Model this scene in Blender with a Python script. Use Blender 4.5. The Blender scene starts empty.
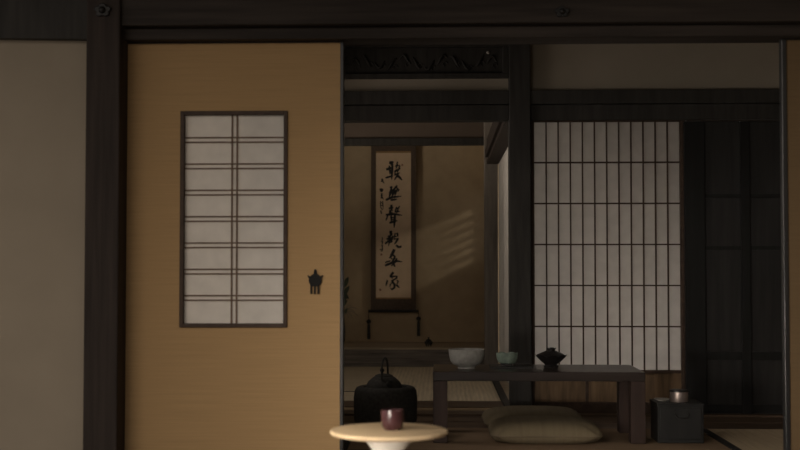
import bpy, bmesh, math, random
from mathutils import Vector, Matrix

random.seed(4)
S = bpy.context.scene
COL = S.collection

# ------------------------------------------------------------------ camera
F = 1250.0
EYE = Vector((0, 0, 0.86))
PITCH = math.atan(45 / F)
YAW = math.atan(42 / F * math.cos(PITCH))
cd = bpy.data.cameras.new('camera')
cam = bpy.data.objects.new('camera', cd)
COL.objects.link(cam)
cam.location = EYE
cam.rotation_euler = (math.pi / 2 + PITCH, 0, YAW)
cd.sensor_width = 36
cd.lens = F / 800 * 36
cd.clip_start = 0.05
cd.dof.use_dof = True
cd.dof.focus_distance = 7.5
cd.dof.aperture_fstop = 3.2
S.camera = cam
RM = cam.rotation_euler.to_matrix()


def P(px, py, d):
    """world X, Z of a photo pixel on the frontal plane y = d"""
    v = RM @ Vector(((px - 400) / F, (225 - py) / F, -1))
    t = d / v.y
    return v.x * t, EYE.z + v.z * t


def X(px, d, py=225):
    return P(px, py, d)[0]


def Z(py, d, px=440):
    return P(px, py, d)[1]


# ------------------------------------------------------------------ materials
def lin(c):
    return tuple(((v / 255) / 12.92 if v / 255 <= .04045 else ((v / 255 + .055) / 1.055) ** 2.4) for v in c)


def new_mat(name):
    m = bpy.data.materials.new(name)
    m.use_nodes = True
    nt = m.node_tree
    return m, nt, nt.nodes['Principled BSDF']


def mat(name, col, rough=.6, metal=0, var=.12, scale=(6, 6, 6), bump=0, detail=4, spec=.5, coat=0, dist=.02):
    """plain surface with gentle procedural mottling along the given scale"""
    m, nt, b = new_mat(name)
    tc = nt.nodes.new('ShaderNodeTexCoord')
    mp = nt.nodes.new('ShaderNodeMapping')
    mp.inputs['Scale'].default_value = scale
    nz = nt.nodes.new('ShaderNodeTexNoise')
    nz.inputs['Scale'].default_value = 1
    nz.inputs['Detail'].default_value = detail
    rp = nt.nodes.new('ShaderNodeValToRGB')
    rp.color_ramp.elements[0].position = .3
    rp.color_ramp.elements[1].position = .7
    rp.color_ramp.elements[0].color = (*[v * (1 - var) for v in col], 1)
    rp.color_ramp.elements[1].color = (*[min(1, v * (1 + var)) for v in col], 1)
    L = nt.links.new
    L(tc.outputs['Object'], mp.inputs['Vector'])
    L(mp.outputs['Vector'], nz.inputs['Vector'])
    L(nz.outputs['Fac'], rp.inputs['Fac'])
    L(rp.outputs['Color'], b.inputs['Base Color'])
    b.inputs['Roughness'].default_value = rough
    spec = spec * (.5 if 'wood' in name or 'cedar' in name or 'board' in name else 1)
    b.inputs['Metallic'].default_value = metal
    b.inputs['Specular IOR Level'].default_value = spec
    b.inputs['Coat Weight'].default_value = coat
    if bump:
        bp = nt.nodes.new('ShaderNodeBump')
        bp.inputs['Strength'].default_value = bump
        bp.inputs['Distance'].default_value = dist
        L(nz.outputs['Fac'], bp.inputs['Height'])
        L(bp.outputs['Normal'], b.inputs['Normal'])
    return m


def woven(name, col, axis, period, rough=.85, var=.2, amt=.6):
    """fibre cloth or rush: fine ridges across one axis plus long mottling"""
    m, nt, b = new_mat(name)
    L = nt.links.new
    tc = nt.nodes.new('ShaderNodeTexCoord')
    wv = nt.nodes.new('ShaderNodeTexWave')
    wv.bands_direction = axis
    wv.inputs['Scale'].default_value = math.pi * 2 / (20 * period)
    wv.inputs['Distortion'].default_value = .8
    wv.inputs['Detail'].default_value = 2
    mp = nt.nodes.new('ShaderNodeMapping')
    s = {'X': (60, 3, 3), 'Y': (3, 60, 3), 'Z': (3, 3, 220)}[axis]
    mp.inputs['Scale'].default_value = s
    nz = nt.nodes.new('ShaderNodeTexNoise')
    nz.inputs['Scale'].default_value = 1
    nz.inputs['Detail'].default_value = 5
    mx = nt.nodes.new('ShaderNodeMath')
    mx.operation = 'MULTIPLY_ADD'
    mx.inputs[1].default_value = amt * .5
    rp = nt.nodes.new('ShaderNodeValToRGB')
    rp.color_ramp.elements[0].position = .3
    rp.color_ramp.elements[1].position = .85
    rp.color_ramp.elements[0].color = (*[v * (1 - var) for v in col], 1)
    rp.color_ramp.elements[1].color = (*[min(1, v * (1 + var)) for v in col], 1)
    L(tc.outputs['Object'], wv.inputs['Vector'])
    L(tc.outputs['Object'], mp.inputs['Vector'])
    L(mp.outputs['Vector'], nz.inputs['Vector'])
    L(wv.outputs['Fac'], mx.inputs[0])
    L(nz.outputs['Fac'], mx.inputs[2])
    L(mx.outputs[0], rp.inputs['Fac'])
    L(rp.outputs['Color'], b.inputs['Base Color'])
    bp = nt.nodes.new('ShaderNodeBump')
    bp.inputs['Strength'].default_value = .25
    bp.inputs['Distance'].default_value = .003
    L(wv.outputs['Fac'], bp.inputs['Height'])
    L(bp.outputs['Normal'], b.inputs['Normal'])
    b.inputs['Roughness'].default_value = rough
    b.inputs['Specular IOR Level'].default_value = .2
    return m


def paper(name, col, trans=.6):
    """washi: diffuse with light passing through"""
    m = bpy.data.materials.new(name)
    m.use_nodes = True
    nt = m.node_tree
    for n in list(nt.nodes):
        nt.nodes.remove(n)
    L = nt.links.new
    out = nt.nodes.new('ShaderNodeOutputMaterial')
    d = nt.nodes.new('ShaderNodeBsdfDiffuse')
    t = nt.nodes.new('ShaderNodeBsdfTranslucent')
    mx = nt.nodes.new('ShaderNodeMixShader')
    mx.inputs[0].default_value = trans
    tc = nt.nodes.new('ShaderNodeTexCoord')
    nz = nt.nodes.new('ShaderNodeTexNoise')
    nz.inputs['Scale'].default_value = 14
    nz.inputs['Detail'].default_value = 5
    rp = nt.nodes.new('ShaderNodeValToRGB')
    rp.color_ramp.elements[0].position = .25
    rp.color_ramp.elements[1].position = .75
    rp.color_ramp.elements[0].color = (*[v * .92 for v in col], 1)
    rp.color_ramp.elements[1].color = (*[min(1, v * 1.06) for v in col], 1)
    L(tc.outputs['Object'], nz.inputs['Vector'])
    L(nz.outputs['Fac'], rp.inputs['Fac'])
    L(rp.outputs['Color'], d.inputs['Color'])
    L(rp.outputs['Color'], t.inputs['Color'])
    L(d.outputs[0], mx.inputs[1])
    L(t.outputs[0], mx.inputs[2])
    L(mx.outputs[0], out.inputs['Surface'])
    return m


M = dict(
    beam=mat('smoked_cedar_horizontal', (.038, .030, .025), .7, var=.35, scale=(2, 20, 40), bump=.15),
    post=mat('smoked_cedar_vertical', (.036, .027, .0225), .75, var=.3, scale=(40, 40, 2), bump=.15),
    alcovepost=mat('smooth_grey_brown_post_wood', (.24, .215, .19), .45, var=.2, scale=(30, 30, 3)),
    doorframe=mat('near_black_door_wood', (.010, .010, .0095), .6, var=.25, scale=(30, 30, 3)),
    doorpanel=mat('dark_door_board_wood', (.025, .024, .023), .6, var=.3, scale=(25, 25, 2), bump=.1),
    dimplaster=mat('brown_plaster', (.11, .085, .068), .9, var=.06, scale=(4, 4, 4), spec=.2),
    black=mat('black_wood', (.036, .0335, .030), .65, var=.3, scale=(30, 30, 3), bump=.1),
    lacquer=mat('black_lacquer', (.018, .018, .019), .3, var=.15),
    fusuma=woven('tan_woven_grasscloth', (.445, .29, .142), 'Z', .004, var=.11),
    fusuma_shaded=woven('shaded_tan_woven_grasscloth', (.15, .10, .052), 'Z', .004, var=.11),  # right door's cloth: its shade is put into the darker colour
    plaster=mat('greige_plaster', (.33, .28, .215), .9, var=.05, scale=(4, 4, 4), bump=.05, spec=.2),
    upper=mat('grey_brown_plaster', (.31, .27, .215), .9, var=.06, scale=(4, 4, 4), spec=.2),
    gold=mat('ochre_sand_plaster', (.48, .37, .235), .92, var=.06, scale=(8, 8, 8), bump=.05, spec=.15),
    strip=mat('light_brown_lattice_wood', (.17, .115, .08), .6, var=.2, scale=(30, 30, 30)),
    mull=mat('brown_lattice_wood', (.06, .038, .026), .55, var=.25, scale=(30, 30, 30)),
    washi=paper('white_washi', (.86, .82, .76), .2),
    washi_lit=paper('shoji_washi', (.60, .57, .53), .6),
    koshi=mat('brown_cedar_board', (.15, .097, .053), .55, var=.35, scale=(30, 30, 4), bump=.1),
    table=mat('dark_red_brown_table_wood', (.028, .021, .018), .28, var=.35, scale=(3, 30, 30), bump=.05),
    tableleg=mat('dark_red_brown_leg_wood', (.042, .026, .021), .6, var=.35, scale=(30, 30, 3), bump=.05),
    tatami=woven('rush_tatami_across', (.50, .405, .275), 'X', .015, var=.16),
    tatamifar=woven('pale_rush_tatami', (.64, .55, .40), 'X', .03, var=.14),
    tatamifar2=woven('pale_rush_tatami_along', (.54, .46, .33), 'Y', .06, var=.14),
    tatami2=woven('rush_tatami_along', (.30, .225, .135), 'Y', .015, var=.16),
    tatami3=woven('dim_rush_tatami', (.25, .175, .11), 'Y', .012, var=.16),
    heri=mat('black_cloth_border', (.012, .011, .010), .8),
    board=mat('floor_boards', (.10, .068, .045), .5, var=.3, scale=(2, 25, 25), bump=.08),
    kamachi=mat('alcove_sill_wood', (.16, .14, .12), .45, var=.45, scale=(3, 30, 45), bump=.15),
    edge=mat('pale_alcove_floor', (.42, .34, .24), .5, var=.2, scale=(2, 25, 25)),
    cushion=woven('khaki_linen', (.17, .138, .087), 'X', .004, var=.12),
    piping=mat('khaki_seam', (.15, .118, .075), .9),
    iron=mat('black_cast_iron', (.045, .043, .038), .75, var=.3, scale=(60, 60, 60), bump=.3, dist=.003, spec=.25),
    dmetal=mat('dark_bronze', (.018, .017, .016), .5, metal=.3, var=.3, scale=(40, 40, 40)),
    pull=mat('black_iron_pull', (.008, .0075, .007), .6, spec=.2),
    grey=mat('grey_crackle_glaze', (.29, .285, .265), .3, var=.2, scale=(50, 50, 50)),
    celadon=mat('celadon_glaze', (.16, .205, .17), .2, var=.22, scale=(40, 40, 40)),
    blackglaze=mat('black_glaze', (.012, .010, .010), .45),
    redglaze=mat('dark_red_glaze', (.060, .023, .026), .22, var=.25, scale=(30, 30, 30)),
    cream=mat('cream_turned_wood', (.88, .82, .72), .5, var=.06, scale=(5, 40, 40)),
    stool=mat('pale_turned_wood', (.80, .61, .38), .5, var=.1, scale=(5, 40, 40)),
    chest=mat('charcoal_wood', (.0205, .0205, .020), .5, var=.2, scale=(30, 30, 4)),
    silver=mat('pinkish_metal', (.42, .35, .32), .35, metal=.8, var=.15, scale=(20, 20, 20)),
    dish=mat('pale_dish', (.45, .42, .38), .4),
    scroll=mat('brown_scroll_silk', (.095, .066, .044), .8, var=.25, scale=(60, 60, 60)),
    ichimonji=mat('gold_brocade_strip', (.30, .18, .075), .7, var=.3, scale=(90, 90, 90)),
    spaper=mat('ivory_scroll_paper', (.66, .50, .34), .9, var=.06, scale=(12, 12, 12), spec=.1),
    ink=mat('black_ink', (.012, .011, .010), .7),
    seal=mat('faded_red_seal', (.26, .13, .08), .9),
    leaf=mat('dark_green_leaf', (.045, .060, .028), .5, var=.35, scale=(20, 20, 20)),
    frond=mat('pale_dry_frond', (.30, .26, .19), .7),
    earth=mat('garden_ground', (.30, .28, .24), .95, var=.2),
    ceil=mat('dark_ceiling_boards', (.10, .075, .05), .7, var=.25, scale=(2, 30, 30)),
    innerwall=mat('ochre_room_plaster', (.30, .24, .16), .9, var=.06),
)


# ------------------------------------------------------------------ mesh builder
class MB:
    def __init__(self):
        self.v, self.f = [], []

    def add(self, vs, fs):
        n = len(self.v)
        self.v += [Vector(p) for p in vs]
        self.f += [[i + n for i in f] for f in fs]
        return self

    def box(self, x0, x1, y0, y1, z0, z1):
        vs = [(x, y, z) for x in (x0, x1) for y in (y0, y1) for z in (z0, z1)]
        return self.add(vs, [(0, 1, 3, 2), (4, 6, 7, 5), (0, 4, 5, 1), (2, 3, 7, 6), (0, 2, 6, 4), (1, 5, 7, 3)])

    def prism(self, pts, y0, y1):
        """outline in XZ, extruded along y"""
        n = len(pts)
        vs = [(x, y0, z) for x, z in pts] + [(x, y1, z) for x, z in pts]
        fs = [tuple(range(n)), tuple(range(2 * n - 1, n - 1, -1))]
        fs += [(i, (i + 1) % n, (i + 1) % n + n, i + n) for i in range(n)]
        return self.add(vs, fs)

    def lathe(self, prof, c, n=48, mod=None, cap=True):
        vs, fs = [], []
        for k, (r, z) in enumerate(prof):
            for i in range(n):
                a = 2 * math.pi * i / n
                rr, zz = (r, z) if mod is None else mod(r, z, a, k)
                vs.append((c[0] + rr * math.cos(a), c[1] + rr * math.sin(a), c[2] + zz))
        m = len(prof)
        for k in range(m - 1):
            for i in range(n):
                j = (i + 1) % n
                fs.append((k * n + i, k * n + j, (k + 1) * n + j, (k + 1) * n + i))
        if cap:
            fs.append(tuple(range(n - 1, -1, -1)))
            fs.append(tuple((m - 1) * n + i for i in range(n)))
        return self.add(vs, fs)

    def tube(self, pts, r, n=10):
        pts = [Vector(p) for p in pts]
        rs = r if isinstance(r, (list, tuple)) else [r] * len(pts)
        vs, fs = [], []
        ref = None
        for i, p in enumerate(pts):
            t = (pts[min(i + 1, len(pts) - 1)] - pts[max(i - 1, 0)]).normalized()
            if ref is None:
                ref = t.orthogonal().normalized()
            ref = (ref - t * ref.dot(t)).normalized()
            b = t.cross(ref)
            for k in range(n):
                a = 2 * math.pi * k / n
                vs.append(p + (ref * math.cos(a) + b * math.sin(a)) * rs[i])
        for i in range(len(pts) - 1):
            for k in range(n):
                j = (k + 1) % n
                fs.append((i * n + k, i * n + j, (i + 1) * n + j, (i + 1) * n + k))
        fs.append(tuple(range(n - 1, -1, -1)))
        fs.append(tuple((len(pts) - 1) * n + k for k in range(n)))
        return self.add(vs, fs)

    def build(self, name, m, parent=None, bevel=0, smooth=False):
        off = parent.matrix_world.translation if parent else Vector()
        if parent:
            off = Vector(parent.location)
            p = parent.parent
            while p:
                off += Vector(p.location)
                p = p.parent
        else:
            off = Vector()
        me = bpy.data.meshes.new(name)
        base = Vector()
        if parent is None:
            xs = [v.x for v in self.v]; ys = [v.y for v in self.v]; zs = [v.z for v in self.v]
            base = Vector(((min(xs) + max(xs)) / 2, (min(ys) + max(ys)) / 2, min(zs)))
        me.from_pydata([v - off - base for v in self.v], [], self.f)
        bm = bmesh.new()
        bm.from_mesh(me)
        bmesh.ops.recalc_face_normals(bm, faces=bm.faces)
        bm.to_mesh(me)
        bm.free()
        me.materials.append(M[m])
        o = bpy.data.objects.new(name, me)
        o.location = base
        COL.objects.link(o)
        if parent:
            o.parent = parent
        if smooth:
            me.polygons.foreach_set('use_smooth', [True] * len(me.polygons))
            me.set_sharp_from_angle(angle=math.radians(40))
        if bevel:
            b = o.modifiers.new('edge', 'BEVEL')
            b.width = bevel
            b.segments = 2
            b.limit_method = 'ANGLE'
        return o


def tag(o, label, cat, group=None, kind=None):
    o['label'] = label
    o['category'] = cat
    if group:
        o['group'] = group
    if kind:
        o['kind'] = kind
    return o


def thing(name, loc, label, cat, group=None, kind=None):
    o = bpy.data.objects.new(name, None)
    o.empty_display_size = .05
    o.location = loc
    COL.objects.link(o)
    return tag(o, label, cat, group, kind)


def copy_tree(o, parent=None):
    c = o.copy()
    COL.objects.link(c)
    c.parent = parent
    for ch in list(o.children):
        copy_tree(ch, c)
    return c


def struct(name, mb, m, label, cat, bevel=0):
    return tag(mb.build(name, m, bevel=bevel), label, cat, kind='structure')


def box(*a):
    return MB().box(*a)


# ------------------------------------------------------------------ main planes
D1 = 5.17          # sliding doors in front
D2 = 7.50          # rear plane of the middle room
D3 = 11.20         # alcove front
D4 = 12.10         # alcove back wall
CEIL = 2.55
LX, RX = -2.6, 2.7
SIDE = .50         # side wall of the far room

# ------------------------------------------------------------------ floor, ceilings, outer walls
struct('floor', MB().box(-3.3, 3.3, -1.2, 5.0, -.10, 0).box(LX, RX, 5.0, 7.56, -.15, -.055).box(LX, SIDE + .1, 7.56, 12.3, -.15, -.055),
       'board', 'sub floor of the dark rooms under the straw mats', 'floor')
struct('ceiling', MB().box(-3.3, 3.3, 2.3, 5.2, CEIL, CEIL + .1).box(LX, RX, 5.2, 7.56, CEIL, CEIL + .1).box(LX, SIDE + .1, 7.56, 12.3, CEIL, CEIL + .1),
       'ceil', 'dark boarded ceiling over the rooms and the eave in front', 'ceiling')
struct('wall_right', MB().box(2.4, 2.5, -1.2, 5.2, -.1, 3.2).box(RX, RX + .1, 5.2, 7.6, -.1, CEIL), 'innerwall',
       'plaster side wall hidden behind the sliding door', 'wall')
struct('wall_far_left', MB().box(LX - .1, LX, 7.4, 8.0, -.1, CEIL).box(LX - .1, LX, 8.0, 10.6, 1.9, CEIL).box(LX - .1, LX, 10.6, 12.3, -.1, CEIL)
       .box(LX - .1, LX, 8.0, 10.6, -.1, 1.0), 'innerwall', 'plaster wall at the hidden side of the alcove room', 'wall')
MX = -.86
struct('wall_middle_left', MB().box(MX - .06, MX, 5.28, 5.8, -.055, CEIL).box(MX - .06, MX, 7.15, 7.42, -.055, CEIL).box(MX - .06, MX, 5.8, 7.15, -.055, .8)
       .box(MX - .06, MX, 5.8, 7.15, 1.95, CEIL), 'innerwall', 'plaster wall with a high window at the hidden side of the middle room', 'wall')

# ------------------------------------------------------------------ front partition
zk = Z(42, D1, 235)                    # underside of the front lintel
zn = Z(26, 5.10, 340)
struct('trim_1', box(-3.2, 3.2, 5.06, 5.24, zn, zn + .15), 'beam',
       'long dark brown tie beam across the top of the picture', 'beam', .004)
struct('trim_2', box(X(118, D1), 3.2, 5.11, 5.27, zk, zn - .002), 'beam',
       'grooved dark lintel above the tan sliding doors', 'lintel', .004)
struct('trim_3', box(X(84.5, 5.04), X(118.5, 5.04), 5.04, 5.24, 0, 2.54), 'post',
       'dark brown square post between pale plaster wall and tan sliding door', 'post', .006)
struct('trim_4', box(-3.2, 3.2, 5.11, 5.30, -.05, 0), 'beam', 'dark floor sill under the sliding doors', 'sill')
struct('wall_front', box(-3.2, 3.2, 5.12, 5.2, zn + .15, CEIL), 'upper', 'strip of plaster above the front tie beam', 'wall')
# pale plaster bay left of the post, its face swinging slightly forward
a = math.radians(6)
x1 = X(86, 5.10)
bay = MB()
for lo, hi in ((0, 2.4),):
    L = 2.0
    p0 = (x1 + .02, 5.10); p1 = (x1 - L * math.cos(a), 5.10 - L * math.sin(a))
    bay.add([(p0[0], p0[1], lo), (p1[0], p1[1], lo), (p1[0], p1[1] + .1, lo), (p0[0], p0[1] + .1, lo),
             (p0[0], p0[1], hi), (p1[0], p1[1], hi), (p1[0], p1[1] + .1, hi), (p0[0], p0[1] + .1, hi)],
            [(0, 1, 2, 3), (4, 7, 6, 5), (0, 4, 5, 1), (1, 5, 6, 2), (2, 6, 7, 3), (3, 7, 4, 0)])
struct('wall_left', bay, 'plaster', 'pale greige plaster wall beside the dark post', 'wall')
lint = MB()
zl = Z(38, 5.03, 87)
p0 = (x1 + .01, 5.05); p1 = (x1 - 2 * math.cos(a), 5.05 - 2 * math.sin(a))
lint.add([(p0[0], p0[1], zl), (p1[0], p1[1], zl), (p1[0], p1[1] + .09, zl), (p0[0], p0[1] + .09, zl),
          (p0[0], p0[1], 2.5), (p1[0], p1[1], 2.5), (p1[0], p1[1] + .09, 2.5), (p0[0], p0[1] + .09, 2.5)],
         [(0, 1, 2, 3), (4, 7, 6, 5), (0, 4, 5, 1), (1, 5, 6, 2), (2, 6, 7, 3), (3, 7, 4, 0)])
struct('trim_5', lint, 'black', 'near black lintel above the pale plaster wall', 'lintel')


def sliding_door(name, xl, xr, label, fl, fr, window=None, skin='fusuma'):
    yf, yb = D1, D1 + .035
    r = thing(name, ((xl + xr) / 2, D1 + .017, 0), label, 'sliding door', kind='structure')
    fm = MB().box(xl, xl + fl, yf - .006, yb, 0, zk).box(xr - fr, xr, yf - .006, yb, 0, zk)
    fm.box(xl + fl, xr - fr, yf - .006, yb, 0, .02).box(xl + fl, xr - fr, yf - .006, yb, zk - .006, zk)
    fo = fm.build('frame', 'lacquer', r, .003)
    fo['label'] = 'black lacquered frame'
    pn = MB()
    a0, a1, b0, b1 = xl + fl, xr - fr, .02, zk - .006
    if window:
        w0, w1, h0, h1 = window
        for q in ((a0, w0, b0, b1), (w1, a1, b0, b1), (w0, w1, b0, h0), (w0, w1, h1, b1)):
            pn.box(q[0], q[1], yf, yb - .005, q[2], q[3])
    else:
        pn.box(a0, a1, yf, yb - .005, b0, b1)
    pn.build('panel', skin, r)
    return r


dl = X(118.8, D1, 60)
dr = X(343.6, D1)
w0, w1 = X(180, D1), X(287.5, D1)
h1, h0 = Z(111, D1, 233), Z(327.5, D1, 233)
PX = 1 / (F / D1)
door = sliding_door('door_1', dl, dr, 'tan woven sliding door with an inset paper window and dark pull', 7 * PX, 3.6 * PX, (w0, w1, h0, h1))
fw = 4 * PX
wf = MB().box(w0, w0 + fw, D1 - .008, D1 + .03, h0, h1).box(w1 - fw, w1, D1 - .008, D1 + .03, h0, h1)
wf.box(w0 + fw, w1 - fw, D1 - .008, D1 + .03, h0, h0 + fw).box(w0 + fw, w1 - fw, D1 - .008, D1 + .03, h1 - fw, h1)
wfo = wf.build('window_frame', 'mull', door, .002)
wfo['label'] = 'brown wooden frame of the small paper window'
box(w0 + fw, w1 - fw, D1 + .016, D1 + .018, h0 + fw, h1 - fw).build('pane', 'washi', wfo)
bars = MB()
for px in (231.3, 236.3):
    xc = X(px, D1)
    bars.box(xc - .8 * PX, xc + .8 * PX, D1 + .010, D1 + .0155, h0 + fw, h1 - fw)
for k in range(7):
    for dy in (-2.3, 2.3):
        zc = Z(138 + 26.4 * k + dy + 1.6, D1, 233)
        bars.box(w0 + fw, w1 - fw, D1 + .0105, D1 + .0152, zc - .72 * PX, zc + .72 * PX)
bars.build('lattice', 'strip', wfo)
# pull: a small round black iron plate with head, two little arms and three legs
pc = P(315.3, 280, D1)
def out(pts, s=PX):
    return [(pc[0] + x * s, pc[1] - y * s) for x, y in pts]
pb = MB()
body = []
for i in range(28):
    t = 2 * math.pi * i / 28
    body.append((6.5 * math.sin(t) * (1 - .05 * math.cos(t)), -6.4 * math.cos(t) + .2))
pb.prism(out(body), D1 - .010, D1 + .002)
pull = pb.build('door_pull', 'pull', door, .002)
pull['label'] = 'black iron pull shaped like a little three legged pot'
MB().prism(out([(-1.8, -5), (-1.5, -7.4), (-1.3, -8.6), (-1.0, -10.4), (.2, -11), (1.2, -10.2), (1.5, -8.6), (1.6, -7.4), (1.9, -5)]), D1 - .008, D1 + .002).build('knob', 'pull', pull)
for sx in (-1, 1):
    MB().prism(out([(sx * 5.2, -3.4), (sx * 7.2, -5.0), (sx * 7.9, -4.4), (sx * 6.2, -1.2)]), D1 - .008, D1 + .002).build('arm', 'pull', pull)
for lx in (-4.0, -.4, 3.2):
    MB().prism(out([(lx - .9, 4.5), (lx + .9, 4.5), (lx + .8, 14), (lx - .8, 14)]), D1 - .008, D1 + .002).build('leg', 'pull', pull)

sliding_door('door_2', X(783, D1), X(783, D1) + .93, 'tan woven sliding door at the edge of the opening by the dark board door', 5 * PX, 4 * PX, None, 'fusuma_shaded')


# nail covers on the tie beam
def nail_cover(px, py, d, w, label):
    x, z = P(px, py, d)
    r = thing('nail_cover', (x, d, z), label, 'ornament', 'iron nail covers on the tie beam')
    p = MB()
    n = 60
    pts = []
    for i in range(n):
        t = 2 * math.pi * i / n
        q = w * (.72 + .28 * abs(math.cos(2.5 * t)))
        pts.append((x + q * math.sin(t), z + .8 * q * math.cos(t)))
    p.prism(pts, d - .012, d + .001)
    p.build('plate', 'dmetal', r, .004)
    q = MB()
    q.lathe([(w * .42, 0), (w * .38, .008), (w * .2, .014), (.002, .016)], (0, 0, 0), 20)
    for v in q.v:
        v.x, v.y, v.z = x + v.x, d - .012 - v.z, z + v.y
    q.build('boss', 'dmetal', r, smooth=True)


nail_cover(103, 10.5, 5.04, .036, 'dark flower shaped nail cover on beam above the post')
nail_cover(562, 12, 5.06, .03, 'dark flower shaped nail cover on beam above the shoji bay')

# ------------------------------------------------------------------ rear partition of the middle room
xp0, xp1 = X(509.5, 7.42), X(531, 7.42)
struct('trim_6', box(xp0, xp1, 7.42, 7.56, 0, CEIL), 'black', 'dark pillar between the alcove room and the white shoji', 'pillar', .005)
zb, zt = Z(120, 7.45, 560), Z(90.5, 7.45, 560)
zm = Z(104, 7.45, 560)
struct('trim_7', MB().box(xp1, RX, 7.43, 7.56, zm, zt).box(xp1, RX, 7.45, 7.56, zb, zm - .004), 'black',
       'near black lintel above the white shoji', 'lintel', .003)
struct('trim_8', MB().box(LX, xp0, 7.43, 7.56, zm, zt).box(LX, xp0, 7.45, 7.56, zb, zm - .004), 'black',
       'near black lintel above the alcove room opening', 'lintel', .003)
struct('wall_back', box(xp1, RX, 7.50, 7.56, zt, CEIL), 'upper', 'grey brown plaster panel above the shoji and board door', 'wall')
zs = Z(79, 7.5, 430)
struct('wall_transom', box(LX, xp0, 7.50, 7.56, zt, zs), 'upper', 'narrow plaster strip under the carved transom', 'wall')
# carved transom
xr0 = X(330, 7.46)
tr = thing('trim_9', ((xr0 + xp0) / 2, 7.48, zs), 'black carved wooden transom with wave relief under the beam', 'transom', kind='structure')
zr1 = Z(44, 7.46, 430)
MB().box(LX, xp0, 7.47, 7.54, zs, zs + .03).box(LX, xp0, 7.47, 7.54, zr1 - .015, CEIL).box(xp0 - .035, xp0, 7.471, 7.54, zs + .03, zr1 - .015).build('frame', 'black', tr, .003)
box(LX, xp0 - .035, 7.51, 7.54, zs + .03, zr1 - .015).build('panel', 'black', tr)
cv = MB()
for i in range(15):
    cx = xp0 - .08 - i * .075
    cz = (zs + zr1) / 2 + .012 * math.sin(i * 2.1)
    pts = []
    for k in range(9):
        t = k / 8
        pts.append((cx - .06 * t + .01, 7.510 - .006 * math.sin(math.pi * t), cz + .034 * math.sin(t * 3.6 + i * 1.7)))
    cv.tube(pts, [.002 + .006 * math.sin(math.pi * (k + .5) / 9) for k in range(9)], 8)
    cv.tube([(cx + .014 * math.cos(k * .9), 7.507, cz - .02 + .014 * math.sin(k * .9)) for k in range(6)], .004, 6)
cv.build('carving', 'black', tr, smooth=True)
q = MB()
q.lathe([(.010, 0), (.009, .006), (.003, .010)], (0, 0, 0), 16)
bx, bz = P(488, 52, 7.49)
for v in q.v:
    v.x, v.y, v.z = bx + v.x, 7.512 - v.z, bz + v.y
q.build('light_spot', 'dish', tr, smooth=True)['label'] = 'small pale knob standing in for a spot of light'  # pale knob added for light showing through a tiny hole

# floor sill along the rear plane
struct('trim_10', box(LX, RX, 7.40, 7.60, -.055, .012), 'board', 'dark sill under the shoji and board door', 'sill', .003)

# shoji
sx0, sx1 = X(531, D2), X(685.5, D2)
zst = zb
zp1, zp0 = Z(122, D2, 600), Z(370, D2, 600)      # paper field
g0, g1 = X(534.3, D2), X(680, D2)
shoji = thing('door_3', ((sx0 + sx1) / 2, D2, .012), 'white paper shoji screen with fine dark lattice and brown board skirt', 'shoji screen', kind='structure')
f = MB().box(sx0, g0, 7.485, 7.52, .012, zst).box(g1, sx1, 7.485, 7.52, .012, zst)
zk1 = Z(402, D2, 600)
f.box(g0, g1, 7.485, 7.52, zp1, zst).box(g0, g1, 7.485, 7.52, zp0 - .018, zp0).box(g0, g1, 7.485, 7.52, .012, zk1)
f.build('frame', 'mull', shoji, .002)
box(g0, g1, 7.511, 7.513, zp0, zp1).build('paper', 'washi_lit', shoji)
lt = MB()
for i in range(1, 12):
    xc = g0 + (g1 - g0) * i / 12
    lt.box(xc - .0036, xc + .0036, 7.489, 7.510, zp0, zp1)
for i in range(1, 6):
    zc = Z(121.5 + 41 * i, D2, 600)
    lt.box(g0, g1, 7.487, 7.5105, zc - .0042, zc + .0042)
lt.build('lattice', 'mull', shoji)
xs = X(586, D2)
for u0, u1 in ((g0, xs - .009), (xs + .009, g1)):
    box(u0, u1, 7.497, 7.512, zk1, zp0 - .018).build('skirt_board', 'koshi', shoji)['label'] = 'brown grained skirt board'
box(xs - .009, xs + .009, 7.487, 7.519, zk1, zp0 - .018).build('skirt_stile', 'mull', shoji)

# dark board door
bd = thing('door_4', (1.9, 7.47, .012), 'near black panelled wooden door beside the white shoji', 'door', kind='structure')
bx0, bx1 = sx1 - .012, RX
f = MB()
zd = zst - .012
st = [(bx0, X(705, 7.46)), (X(741, 7.46), X(750, 7.46)), (X(783, 7.46), X(795, 7.46)), (X(826, 7.46), X(835, 7.46)), (bx1 - .08, bx1)]
for u0, u1 in st:
    f.box(u0, u1, 7.453, 7.484, .012, zd)
for yp, h in ((412, 7), (360, 8), (250, 4), (198, 4), (121, 6)):
    z1 = Z(yp, 7.46, 730)
    for (a0, a1), (c0, c1) in zip(st[:-1], st[1:]):
        f.box(a1, c0, 7.457, 7.484, max(.012, z1), min(zd, z1 + h * .006))
f.build('frame', 'doorframe', bd, .002)
for (a0, a1), (c0, c1) in zip(st[:-1], st[1:]):
    box(a1, c0, 7.473, 7.483, .012, zd).build('panel', 'doorpanel', bd)
struct('trim_11', box(sx1, RX, 7.435, 7.45, zst - .012, zst - .004), 'post', 'thin brown strip above the board door', 'trim')

# ------------------------------------------------------------------ floor of the middle room
by0 = 6.86
struct('trim_12', MB().box(LX, RX, by0 + .28, 7.40, -.055, 0).box(LX, RX, by0, by0 + .276, -.055, -.001), 'board',
       'brown floor boards in front of the shoji and sill', 'floorboards')


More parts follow.
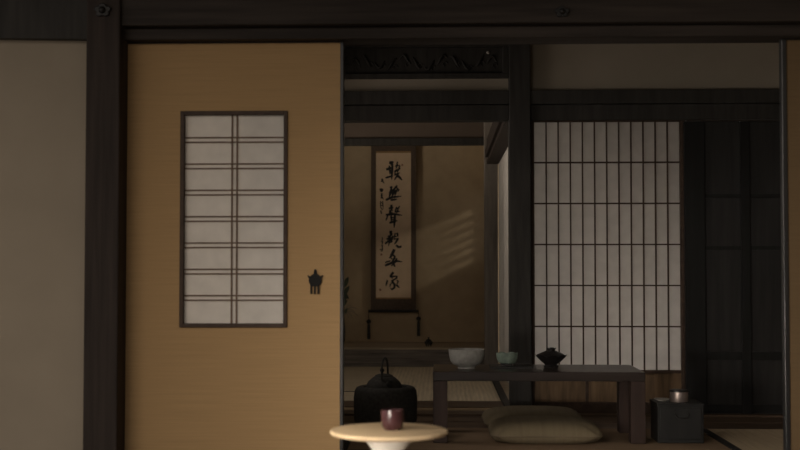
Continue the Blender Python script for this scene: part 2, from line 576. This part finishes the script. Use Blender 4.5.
def tatami(x0, x1, y0, y1, m, label, borders):
    r = thing('tatami_mat', ((x0 + x1) / 2, (y0 + y1) / 2, -.055), label, 'straw mat', 'straw floor mats')
    hw = .045
    a0, a1, b0, b1 = x0, x1, y0, y1
    for s in borders:
        if s == 'l':
            a0 += hw
        if s == 'r':
            a1 -= hw
        if s == 'f':
            b0 += hw
        if s == 'b':
            b1 -= hw
    box(a0, a1, b0, b1, -.055, 0).build('mat', m, r)
    for s in borders:
        q = {'l': (x0, a0, b0, b1), 'r': (a1, x1, b0, b1), 'f': (x0, x1, y0, b0), 'b': (x0, x1, b1, y1)}[s]
        box(*q, -.055, .001).build('border', 'heri', r)['label'] = 'black cloth border'
    return r


G = .003
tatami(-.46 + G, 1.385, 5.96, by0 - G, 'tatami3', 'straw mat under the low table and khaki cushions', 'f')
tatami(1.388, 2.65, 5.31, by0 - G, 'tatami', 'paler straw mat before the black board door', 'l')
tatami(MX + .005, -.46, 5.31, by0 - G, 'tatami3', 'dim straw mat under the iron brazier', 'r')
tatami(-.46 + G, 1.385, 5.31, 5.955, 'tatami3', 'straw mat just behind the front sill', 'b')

# far room
struct('trim_13', box(LX, .39, 7.86, 8.22, -.055, .004), 'board', 'dark board strip at the near end of the alcove room floor', 'floorboards')
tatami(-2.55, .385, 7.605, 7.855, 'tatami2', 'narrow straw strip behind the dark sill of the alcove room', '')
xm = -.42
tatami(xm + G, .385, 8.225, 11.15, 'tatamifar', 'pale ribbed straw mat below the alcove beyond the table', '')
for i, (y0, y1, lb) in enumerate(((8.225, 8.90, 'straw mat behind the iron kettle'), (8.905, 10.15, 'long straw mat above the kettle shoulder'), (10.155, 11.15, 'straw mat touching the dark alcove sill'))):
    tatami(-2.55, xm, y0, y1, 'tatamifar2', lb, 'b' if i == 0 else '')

# side of the far room: sill, lintel and paper wall
struct('trim_14', box(.388, .43, 7.60, 11.1, -.055, .02), 'black', 'dark raised sill along the side of the alcove room', 'sill')
struct('trim_15', box(.43, SIDE, 7.60, 11.1, -.055, .004), 'edge', 'pale board behind the dark side sill', 'floorboards')
struct('trim_16', MB().box(.40, SIDE + .06, 7.60, 11.1, 1.80, 1.84).box(.385, SIDE + .06, 7.60, 11.1, 1.86, 1.93).box(.41, SIDE + .06, 7.60, 11.1, 1.84, 1.86)
       .box(.40, SIDE + .06, 7.60, 11.1, 1.93, 2.03), 'post', 'dark grooved lintel running back along the side of the alcove room', 'lintel', .004)
struct('wall_side', MB().box(SIDE, SIDE + .06, 7.56, 11.1, 2.03, CEIL), 'upper', 'plaster above the side lintel of the alcove room', 'wall')
side = thing('door_5', (SIDE + .01, 9.3, 0), 'pale paper screen at the side of the alcove room next to the dark pillar', 'paper screen', kind='structure')
box(SIDE + .004, SIDE + .007, 7.6, 11.1, .004, 1.80).build('paper', 'washi_lit', side)
f = MB()
for y in (7.6, 8.5, 9.4, 10.3, 11.05):
    f.box(SIDE + .008, SIDE + .03, y, y + .04, .004, 1.80)
f.build('frame', 'mull', side)

# alcove
struct('trim_17', box(X(484.5, 11.1), X(498, 11.1), 11.1, 11.24, -.055, CEIL), 'alcovepost', 'slender dark alcove post at the right of the ochre wall', 'post', .004)
xa = X(485, 11.2)
za = Z(347.5, D3, 420)
struct('trim_18', box(LX, xa, 11.16, 11.30, -.055, za - .016), 'kamachi', 'dark grained beam forming the raised edge of the alcove', 'sill', .004)
struct('trim_19', box(LX, SIDE, 11.15, D4, za - .016, za), 'edge', 'pale board floor of the raised alcove', 'alcove floor')
zo0, zo1 = Z(145.5, 11.22, 420), Z(138.5, 11.22, 420)
struct('trim_20', box(LX, xa, 11.18, 11.26, zo0, zo1), 'black', 'dark hanging lintel across the top of the alcove', 'lintel', .003)
struct('wall_alcove_top', box(LX, xa, 11.20, 11.25, zo1, CEIL), 'dimplaster', 'dim plaster above the alcove lintel', 'wall')
struct('wall_alcove', box(LX, SIDE + .1, D4, D4 + .1, -.05, CEIL), 'gold', 'ochre alcove wall behind the hanging scroll', 'wall')
# alcove side wall with a latticed window
wy0, wy1, wz0, wz1 = 11.26, 11.975, 1.02, 1.56
sw = MB().box(SIDE, SIDE + .05, 11.24, D4, -.05, wz0).box(SIDE, SIDE + .05, 11.24, D4, wz1, CEIL)
sw.box(SIDE, SIDE + .05, wy1, D4, wz0, wz1).box(SIDE, SIDE + .05, 11.24, wy0, wz0, wz1)
struct('wall_alcove_side', sw, 'gold', 'ochre side wall of the alcove with a latticed opening', 'wall')
win = MB()
nb = 5
for i in range(1, nb + 1):
    zc = wz0 + (wz1 - wz0) * i / (nb + 1) + .0
    win.box(SIDE + .01, SIDE + .04, wy0, wy1, zc - .015, zc + .015)
struct('window_1', win, 'mull', 'horizontal lattice in the side opening of the alcove', 'window')

# ------------------------------------------------------------------ hanging scroll
DS = 12.05
sc0, sc1 = X(371, DS), X(416, DS)
sp0, sp1 = X(376, DS), X(411, DS)
zst_, zsb = 2.1, Z(311, DS, 393)
zp_t, zp_b = Z(153, DS, 393), Z(297.5, DS, 393)
scroll = thing('hanging_scroll', ((sc0 + sc1) / 2, DS, zsb), 'long calligraphy scroll with six brushed characters hanging on the ochre alcove wall', 'scroll')
box(sc0, sc1, DS - .002, DS + .002, zsb, zst_).build('mount', 'scroll', scroll)['label'] = 'dark brown silk mount'
box(sp0, sp1, DS - .0035, DS - .002, zp_b, zp_t).build('paper', 'spaper', scroll)['label'] = 'ivory writing paper'
for z0, z1 in ((zp_t, zp_t + .018), (zp_b - .014, zp_b)):
    box(sp0, sp1, DS - .0033, DS - .002, z0, z1).build('brocade_strip', 'ichimonji', scroll)
MB().tube([(X(368.5, DS), DS - .008, zsb), (X(418.5, DS), DS - .008, zsb)], .013, 14).build('roller', 'black', scroll)
MB().tube([(sc0, DS, zst_), (sc1, DS, zst_)], .01, 10).build('top_rod', 'black', scroll)
MB().tube([(sc0 + .1, DS, zst_ + .01), ((sc0 + sc1) / 2, DS + .02, zst_ + .12), (sc1 - .1, DS, zst_ + .01)], .003, 6).build('cord', 'scroll', scroll)
MB().tube([((sc0 + sc1) / 2, DS + .015, zst_ + .125), ((sc0 + sc1) / 2, DS + .05, zst_ + .125)], .005, 6).build('hook', 'dmetal', scroll)


def brush(strokes, ox, oy):
    """tapered ink strokes; points in fifteenths of a photo pixel from a corner of the character's square"""
    mb = MB()
    for lay, (w, *pts) in enumerate(strokes):
        pts = [Vector(p) for p in pts]
        dense = []
        for i in range(len(pts) - 1):
            for k in range(5):
                dense.append(pts[i].lerp(pts[i + 1], k / 5))
        dense.append(pts[-1])
        n = len(dense)
        Lf, Rt = [], []
        for i, p in enumerate(dense):
            t = (dense[min(i + 1, n - 1)] - dense[max(i - 1, 0)]).normalized()
            nn = Vector((-t.y, t.x))
            u = i / (n - 1)
            hw = w * .78 * (.55 + .5 * math.sin(math.pi * min(1, u * .8 + .22))) * (1 if u < .8 else 1 - (u - .8) * 2.6)
            Lf.append(p + nn * hw)
            Rt.append(p - nn * hw)
        # rounded heads
        ring = Lf + Rt[::-1]
        d = DS - .0042 - .00002 * lay
        vs = []
        for p in Lf + Rt:
            x, z = P(ox + p.x / 15, oy + p.y / 15, DS)
            vs.append((x, d, z))
        fs = [(i, i + 1, n + i + 1, n + i) for i in range(n - 1)]
        mb.add(vs, fs)
    return mb


CH = [
    (375, 155, [(28, (212, 120), (282, 106)), (20, (250, 118), (245, 160)), (24, (168, 218), (262, 188)), (18, (215, 160), (228, 295)),
                (22, (262, 128), (250, 375)), (14, (212, 238), (272, 226)), (14, (215, 276), (272, 262)), (19, (156, 344), (275, 310)),
                (15, (340, 100), (315, 215)), (14, (300, 168), (378, 152)), (20, (288, 252), (384, 200)), (15, (376, 162), (330, 272)),
                (16, (290, 302), (372, 265)), (14, (300, 230), (300, 312)), (17, (352, 280), (288, 378)), (24, (318, 308), (360, 326), (408, 380))]),
    (375, 180, [(24, (240, 95), (247, 135)), (19, (332, 82), (270, 160), (212, 204)), (23, (248, 130), (212, 262)), (20, (266, 168), (260, 254)),
                (15, (322, 112), (357, 148), (350, 176)), (20, (302, 148), (264, 238)), (17, (330, 140), (295, 240)), (14, (208, 196), (352, 165)),
                (22, (162, 302), (250, 260), (398, 244)), (20, (232, 302), (334, 288))]),
    (375, 203, [(24, (245, 26), (251, 104)), (19, (206, 82), (278, 70)), (16, (212, 118), (272, 106)), (19, (225, 108), (226, 168)),
                (16, (208, 148), (268, 140)), (15, (328, 58), (300, 132)), (13, (368, 46), (335, 112)), (14, (308, 88), (362, 76)),
                (18, (294, 132), (374, 126)), (13, (345, 98), (318, 162)), (22, (162, 178), (280, 166), (410, 186)), (17, (242, 184), (246, 284)),
                (23, (302, 168), (286, 374)), (14, (244, 222), (292, 216)), (14, (244, 252), (292, 246)), (21, (216, 298), (340, 263)), (15, (190, 190), (163, 270))]),
    (375, 228, [(27, (234, 40), (242, 114)), (17, (192, 134), (268, 90)), (20, (172, 168), (268, 140)), (19, (152, 238), (218, 178)),
                (17, (226, 118), (204, 274)), (21, (268, 118), (236, 220)), (14, (208, 186), (268, 170)), (14, (212, 218), (268, 204)),
                (15, (334, 70), (346, 134)), (11, (288, 92), (342, 80)), (13, (300, 88), (284, 184)), (19, (352, 152), (292, 246)),
                (11, (290, 132), (338, 120)), (11, (290, 168), (348, 154)), (20, (316, 256), (350, 286), (386, 286), (391, 258))]),
    (375, 245, [(28, (292, 64), (266, 120), (222, 188)), (15, (213, 196), (262, 164)), (17, (265, 148), (302, 175), (264, 224)), (19, (302, 184), (248, 266)),
                (17, (328, 198), (280, 294)), (15, (152, 262), (238, 234)), (24, (150, 308), (260, 265), (330, 240), (410, 252)), (14, (243, 312), (272, 290)),
                (19, (275, 274), (302, 330)), (12, (238, 200), (272, 216))]),
    (375, 266, [(23, (278, 92), (220, 164)), (17, (222, 162), (334, 150)), (17, (332, 150), (320, 186), (242, 228)), (13, (250, 165), (266, 192)),
                (14, (244, 226), (312, 190)), (17, (186, 212), (164, 304)), (15, (282, 210), (238, 268)), (21, (258, 234), (296, 280), (290, 326), (255, 352), (228, 328)),
                (13, (236, 264), (220, 314)), (15, (328, 214), (358, 236)), (13, (346, 240), (324, 276)), (19, (318, 278), (368, 328))]),
]
for ox, oy, st in CH:
    brush(st, ox, oy).build('character', 'ink', scroll)['label'] = 'large brushed black character'
SIG = [(375, 155, [(16, (118, 365), (92, 405)), (14, (108, 385), (138, 425)), (12, (95, 360), (125, 370))]),
       (375, 155, [(16, (80, 505), (82, 545)), (16, (112, 505), (112, 548)), (14, (80, 510), (112, 506)), (14, (80, 528), (112, 524)), (14, (82, 546), (112, 544))]),
       (375, 155, [(11, (85, 585), (120, 580)), (12, (102, 575), (100, 640)), (11, (82, 615), (120, 608)), (11, (85, 640), (118, 648)), (10, (102, 620), (128, 668))]),
       (375, 155, [(10, (85, 690), (82, 800)), (10, (116, 690), (122, 810)), (9, (85, 720), (118, 715)), (9, (84, 760), (118, 755)), (9, (90, 790), (118, 830)), (13, (85, 830), (100, 890))]),
       (375, 228, [(11, (112, 140), (106, 200)), (10, (92, 205), (122, 196)), (11, (112, 200), (108, 270)), (9, (92, 270), (120, 262))]),
       (375, 228, [(11, (110, 270), (108, 345)), (10, (70, 325), (125, 318)), (10, (85, 345), (120, 340))])]
for ox_, oy_, st in SIG:
    brush(st, ox_, oy_).build('signature', 'ink', scroll)['label'] = 'small brushed character of the signature'
for px, py, s in ((381.4, 254.5, 1.0), (380.3, 289.8, 1.1), (402.2, 165, .9)):
    q = MB()
    x, z = P(px, py, DS)
    q.box(x - s * .009, x + s * .009, DS - .0042, DS - .0036, z - s * .010, z + s * .010)
    q.build('seal', 'seal', scroll)

# scroll weights hanging from the roller ends
def weight(px, y0, y1, label):
    x, z1 = P(px, y0, DS)
    z0 = Z(y1, DS, px)
    yy = DS - .008
    r = thing('scroll_weight', (x, yy, z0), label, 'scroll weight', 'scroll weights')
    MB().tube([(x, yy, z1), (x, yy, zsb - .012)], .0035, 6).build('cord', 'scroll', r)
    MB().lathe([(.004, .0), (.015, .004), (.022, .016), (.022, .026), (.013, .038), (.004, .044)], (x, yy, z1 - .036), 16).build('bead', 'black', r, smooth=True)
    MB().lathe([(.014, 0), (.015, .01), (.013, z1 - z0 - .05), (.009, z1 - z0 - .036)], (x, yy, z0), 14).build('tassel', 'black', r, smooth=True)


weight(368.8, 320, 339, 'dark tasselled weight at the plant side end of the scroll roller')
weight(418.5, 317, 336, 'dark tasselled weight at the lattice side end of the scroll roller')

# plant at the alcove's edge, mostly behind the sliding door
vx, vy = X(338.5, 11.75), 11.75
vase = thing('flower_vase', (vx, vy, za), 'dark vase of green leaves peeping past the sliding door edge', 'vase')
MB().lathe([(.045, 0), (.062, .03), (.066, .12), (.058, .22), (.045, .27), (.05, .29), (.04, .285), (.036, .2)], (vx, vy, za), 28).build('body', 'black', vase, smooth=True)
stm = MB()
lf = MB()
fr = MB()


def leaf(mb, base, tip, w, bend=.01):
    base, tip = Vector(base), Vector(tip)
    ax = tip - base
    sd = ax.cross(Vector((0, 1, 0))).normalized()
    n = 7
    vs, fs = [], []
    for i in range(n):
        t = i / (n - 1)
        h = w * math.sin(math.pi * (t * .92 + .04)) ** .8
        c = base + ax * t + Vector((0, -bend * math.sin(math.pi * t), 0))
        vs += [c - sd * h + Vector((0, -.25 * h, 0)), c + Vector((0, 0, 0)), c + sd * h + Vector((0, -.25 * h, 0))]
    for i in range(n - 1):
        for k in range(2):
            fs.append((i * 3 + k, i * 3 + k + 1, i * 3 + k + 4, i * 3 + k + 3))
    mb.add(vs, fs)
    mb.add([v + Vector((0, .0015, 0)) for v in vs], [f[::-1] for f in fs])


top = (X(345, vy), vy, Z(283, vy, 345))
for ex, ey in ((345, 300), (342, 285), (338, 275), (350, 309)):
    e = (X(ex, vy), vy - .02, Z(ey, vy, ex))
    stm.tube([(vx, vy, za + .2), (vx + (e[0] - vx) * .35, vy, za + .3), e], [.004, .0035, .002], 6)
for b, t, w in (((344, 288), (348.5, 277), .021), ((342, 298), (349.5, 286), .022), ((343, 304), (347, 292), .02), ((342, 307), (347.5, 300), .016),
                ((340, 300), (333, 288), .024), ((341, 290), (336, 276), .022), ((343, 316), (348, 308), .014), ((346, 294), (349, 299), .012), ((336, 305), (328, 298), .02)):
    leaf(lf, (X(b[0], vy), vy - .02, Z(b[1], vy, b[0])), (X(t[0], vy), vy - .03, Z(t[1], vy, t[0])), w)
for t in ((353, 318), (355, 312), (357.5, 309), (358.5, 316), (352, 306), (349, 318)):
    pts = []
    for k in range(6):
        u = k / 5
        px = 343 + (t[0] - 343) * u
        py = 316 + (t[1] - 316) * u - 5 * math.sin(math.pi * u)
        pts.append((X(px, vy), vy - .03, Z(py, vy, px)))
    fr.tube(pts, [.006 - .0008 * k for k in range(6)], 6)
stm.build('stem', 'leaf', vase)
lo = lf.build('leaves', 'leaf', vase, smooth=True)
lo['label'] = 'dark green leaves'
lo['kind'] = 'stuff'
fo = fr.build('fronds', 'frond', vase, smooth=True)
fo['label'] = 'pale curled fronds'
fo['kind'] = 'stuff'

# small incense burner at the alcove's front
ix, iy = X(428.5, 11.36), 11.36
ib = thing('incense_burner', (ix, iy, za), 'tiny black incense burner on the alcove edge right of the scroll', 'incense burner')
for k in range(3):
    t = k * 2.094 + .5
    MB().tube([(ix + .024 * math.cos(t), iy + .024 * math.sin(t), za), (ix + .02 * math.cos(t), iy + .02 * math.sin(t), za + .022)], [.005, .008], 8).build('leg', 'iron', ib)
MB().lathe([(.01, .014), (.03, .018), (.037, .032), (.034, .044), (.026, .05)], (ix, iy, za), 24).build('bowl', 'iron', ib, smooth=True)
MB().lathe([(.028, .05), (.02, .062), (.006, .068), (.009, .074), (.008, .082), (.002, .085)], (ix, iy, za), 20).build('lid', 'iron', ib, smooth=True)

# ------------------------------------------------------------------ low table
TF, TB = 6.25, 6.75
tx0, tx1 = X(433, TF, 400), X(645.5, TF, 400)
TZ = Z(372, TF, 540)
table = thing('low_table', ((tx0 + tx1) / 2, (TF + TB) / 2, 0), 'long dark low table carrying three bowls', 'table')
box(tx0, tx1, TF, TB, TZ - .046, TZ).build('tabletop', 'table', table, .003)
lw, ld = .072, .085
for u0, u1, v0, v1 in ((tx0, tx0 + lw, TF, TF + ld), (tx1 - lw, tx1, TF, TF + ld), (tx0, tx0 + lw, TB - ld, TB), (tx1 - lw, tx1, TB - ld, TB)):
    box(u0, u1, v0, v1, 0.0005, TZ - .046).build('leg', 'tableleg', table, .003)

# tray, bowls
tr0, tr1 = X(489, 6.6), X(531, 6.6)
tray = MB()
tray.box(tr0, tr1, 6.47, 6.70, TZ, TZ + .006)
tag(tray.build('tray', 'blackglaze', bevel=.001), 'thin black tray under the small green bowl', 'tray')

gx, gy = X(466.5, 6.47, 360), 6.47
bowl = MB().lathe([(.045, 0), (.044, .008), (.050, .013), (.070, .022), (.083, .040), (.0895, .066), (.0925, .098), (.0895, .099), (.086, .066), (.078, .042), (.06, .028), (.02, .020), (.004, .019)], (gx, gy, TZ), 56)
tag(bowl.build('bowl', 'grey', smooth=True), 'large pale grey ceramic bowl on the low table', 'bowl', 'bowls on the low table')

cx, cy = X(507, 6.58, 360), 6.58
cb = thing('bowl', (cx, cy, TZ + .006), 'small green lobed ceramic bowl on the black tray', 'bowl', 'bowls on the low table')


def lob(n, amt):
    def m(r, z, a, k):
        s = min(1, z / .05)
        return r * (1 + amt * s * (abs(math.cos(n * a / 2)) - .6)), z + .006 * s * (abs(math.cos(n * a / 2)) - .5)
    return m


MB().lathe([(.034, .010), (.046, .018), (.052, .036), (.054, .060), (.0555, .066), (.052, .066), (.049, .04), (.042, .024), (.003, .018)], (cx, cy, TZ + .006), 80, lob(6, .14)).build('body', 'celadon', cb, smooth=True)
MB().lathe([(.033, 0), (.030, .006), (.030, .012)], (cx, cy, TZ + .006), 32).build('foot_ring', 'blackglaze', cb, smooth=True)['label'] = 'dark unglazed foot'

kx, ky = X(551, 6.55, 360), 6.55
lb = thing('lidded_bowl', (kx, ky, TZ), 'black lotus shaped lidded bowl on the low table', 'bowl', 'bowls on the low table')


def lotus(n, amt, z0, z1, rise):
    def m(r, z, a, k):
        s = max(0, min(1, (z - z0) / (z1 - z0)))
        c = abs(math.cos(n * a / 2)) ** .7
        return r * (1 + amt * s * (c - .6)), z + rise * s * (c - .5)
    return m


MB().lathe([(.036, 0), (.038, .006), (.03, .012), (.034, .018), (.055, .034), (.072, .050), (.080, .062), (.074, .061), (.05, .046), (.004, .04)], (kx, ky, TZ), 96, lotus(8, .10, .018, .062, .010)).build('body', 'blackglaze', lb, smooth=True)
lid = MB().lathe([(.071, .060), (.072, .064), (.060, .072), (.045, .079), (.033, .083), (.031, .085)], (kx, ky, TZ), 64).build('lid', 'blackglaze', lb, smooth=True)
MB().lathe([(.020, .084), (.022, .092), (.027, .100), (.024, .100), (.018, .094), (.002, .092)], (kx, ky, TZ), 48, lotus(5, .16, .086, .1, .004)).build('knob', 'blackglaze', lid, smooth=True)


# ------------------------------------------------------------------ cushions
def cushion(cx, cy, w, dp, t, rot, label):
    r = thing('floor_cushion', (cx, cy, .001), label, 'cushion', 'khaki floor cushions')
    n = 36
    mb = MB()
    vs, fs = [], []
    ct, sn = math.cos(rot), math.sin(rot)

    def shape(u, v):
        k = 1 - .045 * (1 - (u * u)) * abs(v) ** 3
        k2 = 1 - .045 * (1 - (v * v)) * abs(u) ** 3
        q = max(abs(u), abs(v)) / max(1e-6, (abs(u) ** 5 + abs(v) ** 5) ** .2)
        x, y = u * w / 2 * k2 * q, v * dp / 2 * k * q
        e = max(0, 1 - abs(u) ** 4.5) ** .5 * max(0, 1 - abs(v) ** 4.5) ** .5
        dimple = .10 * math.exp(-(u * u + v * v) / .02)
        fold = .02 * math.sin(7 * u + 3 * v) * (1 - e) + .02 * math.sin(9 * v - 4 * u) * (1 - e)
        return x, y, e * (1 - dimple + fold)
    for side in (0, 1):
        for i in range(n + 1):
            for j in range(n + 1):
                u, v = 2 * i / n - 1, 2 * j / n - 1
                u, v = math.sin(u * math.pi / 2), math.sin(v * math.pi / 2)
                x, y, e = shape(u, v)
                z = t * .36 + (t * .64 * e if side else -t * .36 * min(1, e * 1.4))
                vs.append((cx + x * ct - y * sn, cy + x * sn + y * ct, z + .001))
    N = (n + 1) * (n + 1)
    for i in range(n):
        for j in range(n):
            q = (i * (n + 1) + j, (i + 1) * (n + 1) + j, (i + 1) * (n + 1) + j + 1, i * (n + 1) + j + 1)
            fs.append(tuple(k + N for k in q))
            fs.append(q[::-1])
    mb.add(vs, fs)
    o = mb.build('cover', 'cushion', r, smooth=True)
    ed = []
    m = 24
    for s in range(4):
        for k in range(m):
            q = 2 * k / m - 1
            u, v = ((q, -1), (1, q), (-q, 1), (-1, -q))[s]
            x, y, e = shape(u, v)
            ed.append((cx + x * ct - y * sn, cy + x * sn + y * ct, t * .36 + .001))
    MB().tube(ed + [ed[0]], .004, 6).build('piping', 'piping', r, smooth=True)
    return r


c0, c1 = X(488, 6.3, 430), X(604, 6.3, 430)
cushion((c0 + c1) / 2, 6.42, c1 - c0, .46, .105, 0.0, 'khaki floor cushion under the front edge of the low table')
c0, c1 = X(481, 6.95, 420), X(584, 6.95, 420)
cushion((c0 + c1) / 2, 6.94, c1 - c0, .50, .10, 0.02, 'khaki floor cushion lying behind the other one')

# ------------------------------------------------------------------ brazier with kettle
fx, fy = X(385.5, 6.5, 400), 6.5
fu = thing('brazier', (fx, fy, 0), 'round black iron brazier behind the pale stool', 'brazier')
zt_ = Z(386, 6.5, 385)
MB().lathe([(.11, .03), (.150, .045), (.163, .09), (.165, zt_ - .06), (.160, zt_ - .022), (.150, zt_ - .006), (.135, zt_), (.112, zt_ - .002), (.108, zt_ - .05), (.10, zt_ - .09)], (fx, fy, 0), 56).build('body', 'iron', fu, smooth=True)
for k in range(3):
    t = k * 2.094 + .6
    MB().lathe([(.016, .0015), (.022, .012), (.026, .034)], (fx + .10 * math.cos(t), fy + .10 * math.sin(t), 0), 14).build('foot', 'iron', fu, smooth=True)
kz = zt_ - .088
kt = thing('kettle', (fx - .008, fy, kz), 'black iron kettle with upright handle sitting in the brazier', 'kettle')
kx0 = fx - .008
h = Z(376, 6.5, 385) - kz
MB().lathe([(.05, 0), (.085, .012), (.098, .05), (.096, .085), (.082, h - .028), (.060, h - .008), (.046, h)], (kx0, fy, kz), 48).build('body', 'iron', kt, smooth=True)
kl = MB().lathe([(.047, h), (.045, h + .005), (.03, h + .010), (.008, h + .013)], (kx0, fy, kz), 32).build('lid', 'iron', kt, smooth=True)
MB().lathe([(.006, h + .014), (.007, h + .02), (.012, h + .028), (.010, h + .036), (.003, h + .04)], (kx0 - .01, fy, kz), 16).build('knob', 'dmetal', kl, smooth=True)
hd = []
hh = Z(358, 6.5, 385) - kz - h + .012
for k in range(17):
    t = math.pi * k / 16
    lx = .075 * math.cos(t)
    hd.append((kx0 + .004 + lx * .17, fy + lx * .97, kz + h - .012 + hh * math.sin(t) ** .6))
MB().tube(hd, .0052, 10).build('handle', 'iron', kt, smooth=True)
sp = [(kx0 + .03, fy - .075, kz + .10), (kx0 + .036, fy - .100, kz + .115), (kx0 + .04, fy - .112, kz + .132)]
MB().tube(sp, [.018, .014, .010], 12).build('spout', 'iron', kt, smooth=True)

# ------------------------------------------------------------------ small chest with pots
qx0, qx1 = X(658, 6.28, 420), X(704, 6.28, 420)
qz = Z(403.5, 6.28, 680)
ch = thing('chest', ((qx0 + qx1) / 2, 6.39, 0), 'small charcoal wooden chest with bail handle beside the table leg', 'chest')
box(qx0, qx1, 6.285, 6.50, 0.0005, qz - .010).build('body', 'chest', ch, .003)
box(qx0 - .004, qx1 + .002, 6.278, 6.505, qz - .010, qz).build('top', 'chest', ch, .002)
dr_ = box(qx0 + .012, qx1 - .012, 6.277, 6.285, .02, qz - .022).build('drawer', 'chest', ch, .002)
hx = X(682, 6.28, 415)
hz = Z(412.5, 6.28, 682)
hn = MB().tube([(hx - .033, 6.274, hz), (hx - .034, 6.266, hz - .012), (hx - .022, 6.262, hz - .026), (hx + .022, 6.262, hz - .026), (hx + .034, 6.266, hz - .012), (hx + .033, 6.274, hz)], .0032, 8).build('handle', 'dmetal', dr_, smooth=True)
for s in (-1, 1):
    MB().tube([(hx + s * .033, 6.277, hz), (hx + s * .033, 6.268, hz)], .007, 10).build('handle_mount', 'dmetal', hn)
ux, uy = X(679, 6.37, 400), 6.37
pot = thing('lidded_pot', (ux, uy, qz), 'small pale metal pot with dark lid on the charcoal chest', 'pot')
MB().lathe([(.044, 0), (.046, .004), (.046, .046), (.045, .05)], (ux, uy, qz), 36).build('body', 'silver', pot, smooth=True)
MB().lathe([(.048, .0502), (.048, .057), (.045, .06), (.01, .061)], (ux, uy, qz), 36).build('lid', 'blackglaze', pot, smooth=True)['label'] = 'dark flat lid'
dx, dy = X(663, 6.37, 402), 6.40
tag(MB().lathe([(.02, 0), (.022, .003), (.040, .010), (.041, .012), (.02, .006), (.003, .005)], (dx, dy, qz), 32).build('dish', 'dish', smooth=True),
    'flat pale dish on the charcoal chest beside the metal pot', 'dish')

# ------------------------------------------------------------------ pale stool and cup in front
SD = 3.6
ox, oz = P(389, 429.5, SD)
k = SD / F
st = thing('stool', (ox, SD, 0), 'pale round pedestal stool holding a tea cup in front of the sliding door', 'stool')
MB().lathe([(.150, oz - .016), (.165, oz - .013), (.170, oz - .007), (.168, oz - .002), (.163, oz)], (ox, SD, 0), 72).build('seat', 'stool', st, smooth=True)
MB().lathe([(.10, 0), (.105, .012), (.09, .03), (.055, .06), (.040, .12), (.036, .24), (.040, oz - .07), (.050, oz - .055), (.066, oz - .034), (.080, oz - .020), (.084, oz - .016)], (ox, SD, 0), 56).build('pedestal', 'cream', st, smooth=True)
ux, uz = P(392.5, 427, SD)
uy = SD - .005
cup = MB().lathe([(.022, 0), (.024, .004), (.0295, .010), (.032, .024), (.0330, .044), (.0325, .057), (.030, .057), (.0295, .045), (.027, .012), (.002, .008)], (ux, uy, oz), 40)
tag(cup.build('cup', 'redglaze', smooth=True), 'dark red glazed tea cup on the pale stool', 'cup')

# ------------------------------------------------------------------ outside
struct('ground', MB().box(-14, 14, -14, -1.25, -.5, -.4).box(SIDE + .12, 14, 7.7, 20, -.5, -.4), 'earth', 'garden ground outside', 'ground')
struct('wall_sun_blocker', box(1.6, 1.7, 7.9, 10.4, -.4, 2.3), 'plaster', 'unseen wall added to keep the sun off the paper screens', 'wall')  # unseen blocker, added to keep sun off the side paper
struct('wall_eave', MB().box(SIDE + .06, 3.5, 7.6, 8.6, 2.25, 2.32), 'ceil', 'eave over the garden side', 'eave')

# ------------------------------------------------------------------ light
w = bpy.data.worlds.new('sky')
S.world = w
w.use_nodes = True
bg = w.node_tree.nodes['Background']
bg.inputs['Color'].default_value = (1.0, .93, .85, 1)
bg.inputs['Strength'].default_value = .46


def area(name, loc, target, sx, sy, power, col, spread=180):
    l = bpy.data.lights.new(name, 'AREA')
    l.shape = 'RECTANGLE'
    l.size, l.size_y = sx, sy
    l.energy = power
    l.color = col
    l.spread = math.radians(spread)
    o = bpy.data.objects.new(name, l)
    COL.objects.link(o)
    o.location = loc
    d = Vector(target) - Vector(loc)
    o.rotation_euler = d.to_track_quat('-Z', 'Y').to_euler()
    return o


# daylight of the veranda behind the viewer, of the garden behind the shoji, plus added fill lamps
area('veranda_daylight', (-3.6, -2.0, 4.2), (-.4, 4.6, .2), 4.0, 3.0, 142, (1, .86, .73))
area('stool_fill', (-1.6, .8, .25), (-.15, 3.6, .34), .7, .4, 3.2, (1, .89, .78), 38)  # added low fill lamp inside the front room, brightens the stool
area('left_fill', (-2.4, 2.6, 1.0), (-.15, 3.6, .4), .6, .4, 5.5, (1, .88, .74), 70)  # added fill lamp on the left, no window stands there
area('middle_window_daylight', (MX - .55, 6.5, 1.5), (1.0, 6.6, .8), 1.2, .8, 8, (1, .88, .78))
area('garden_daylight', (1.05, 8.6, -.1), (1.0, 7.5, .3), 1.0, .6, 10.6, (1, .98, 1))
area('side_daylight', (1.4, 9.2, 1.3), (.5, 9.2, .7), 2.0, 1.6, 19, (1, .92, .85))
area('far_room_fill', (LX - 2.6, 9.3, .3), (0, 10.8, 1.5), 3.0, .9, 200, (1, .86, .70))  # added fill for the ochre wall, through an unseen opening
sl = bpy.data.lights.new('sun', 'SUN')
sl.energy = .46
sl.angle = math.radians(8)
sl.color = (1, .88, .72)
so = bpy.data.objects.new('sun', sl)
COL.objects.link(so)
so.rotation_euler = Vector((-1, .60, -.44)).to_track_quat('-Z', 'Y').to_euler()
so.location = (6, 8, 4)

S.view_settings.view_transform = 'Standard'
S.view_settings.look = 'None'
S.view_settings.exposure = 0
S.view_settings.gamma = 1
S.view_settings.use_curve_mapping = False
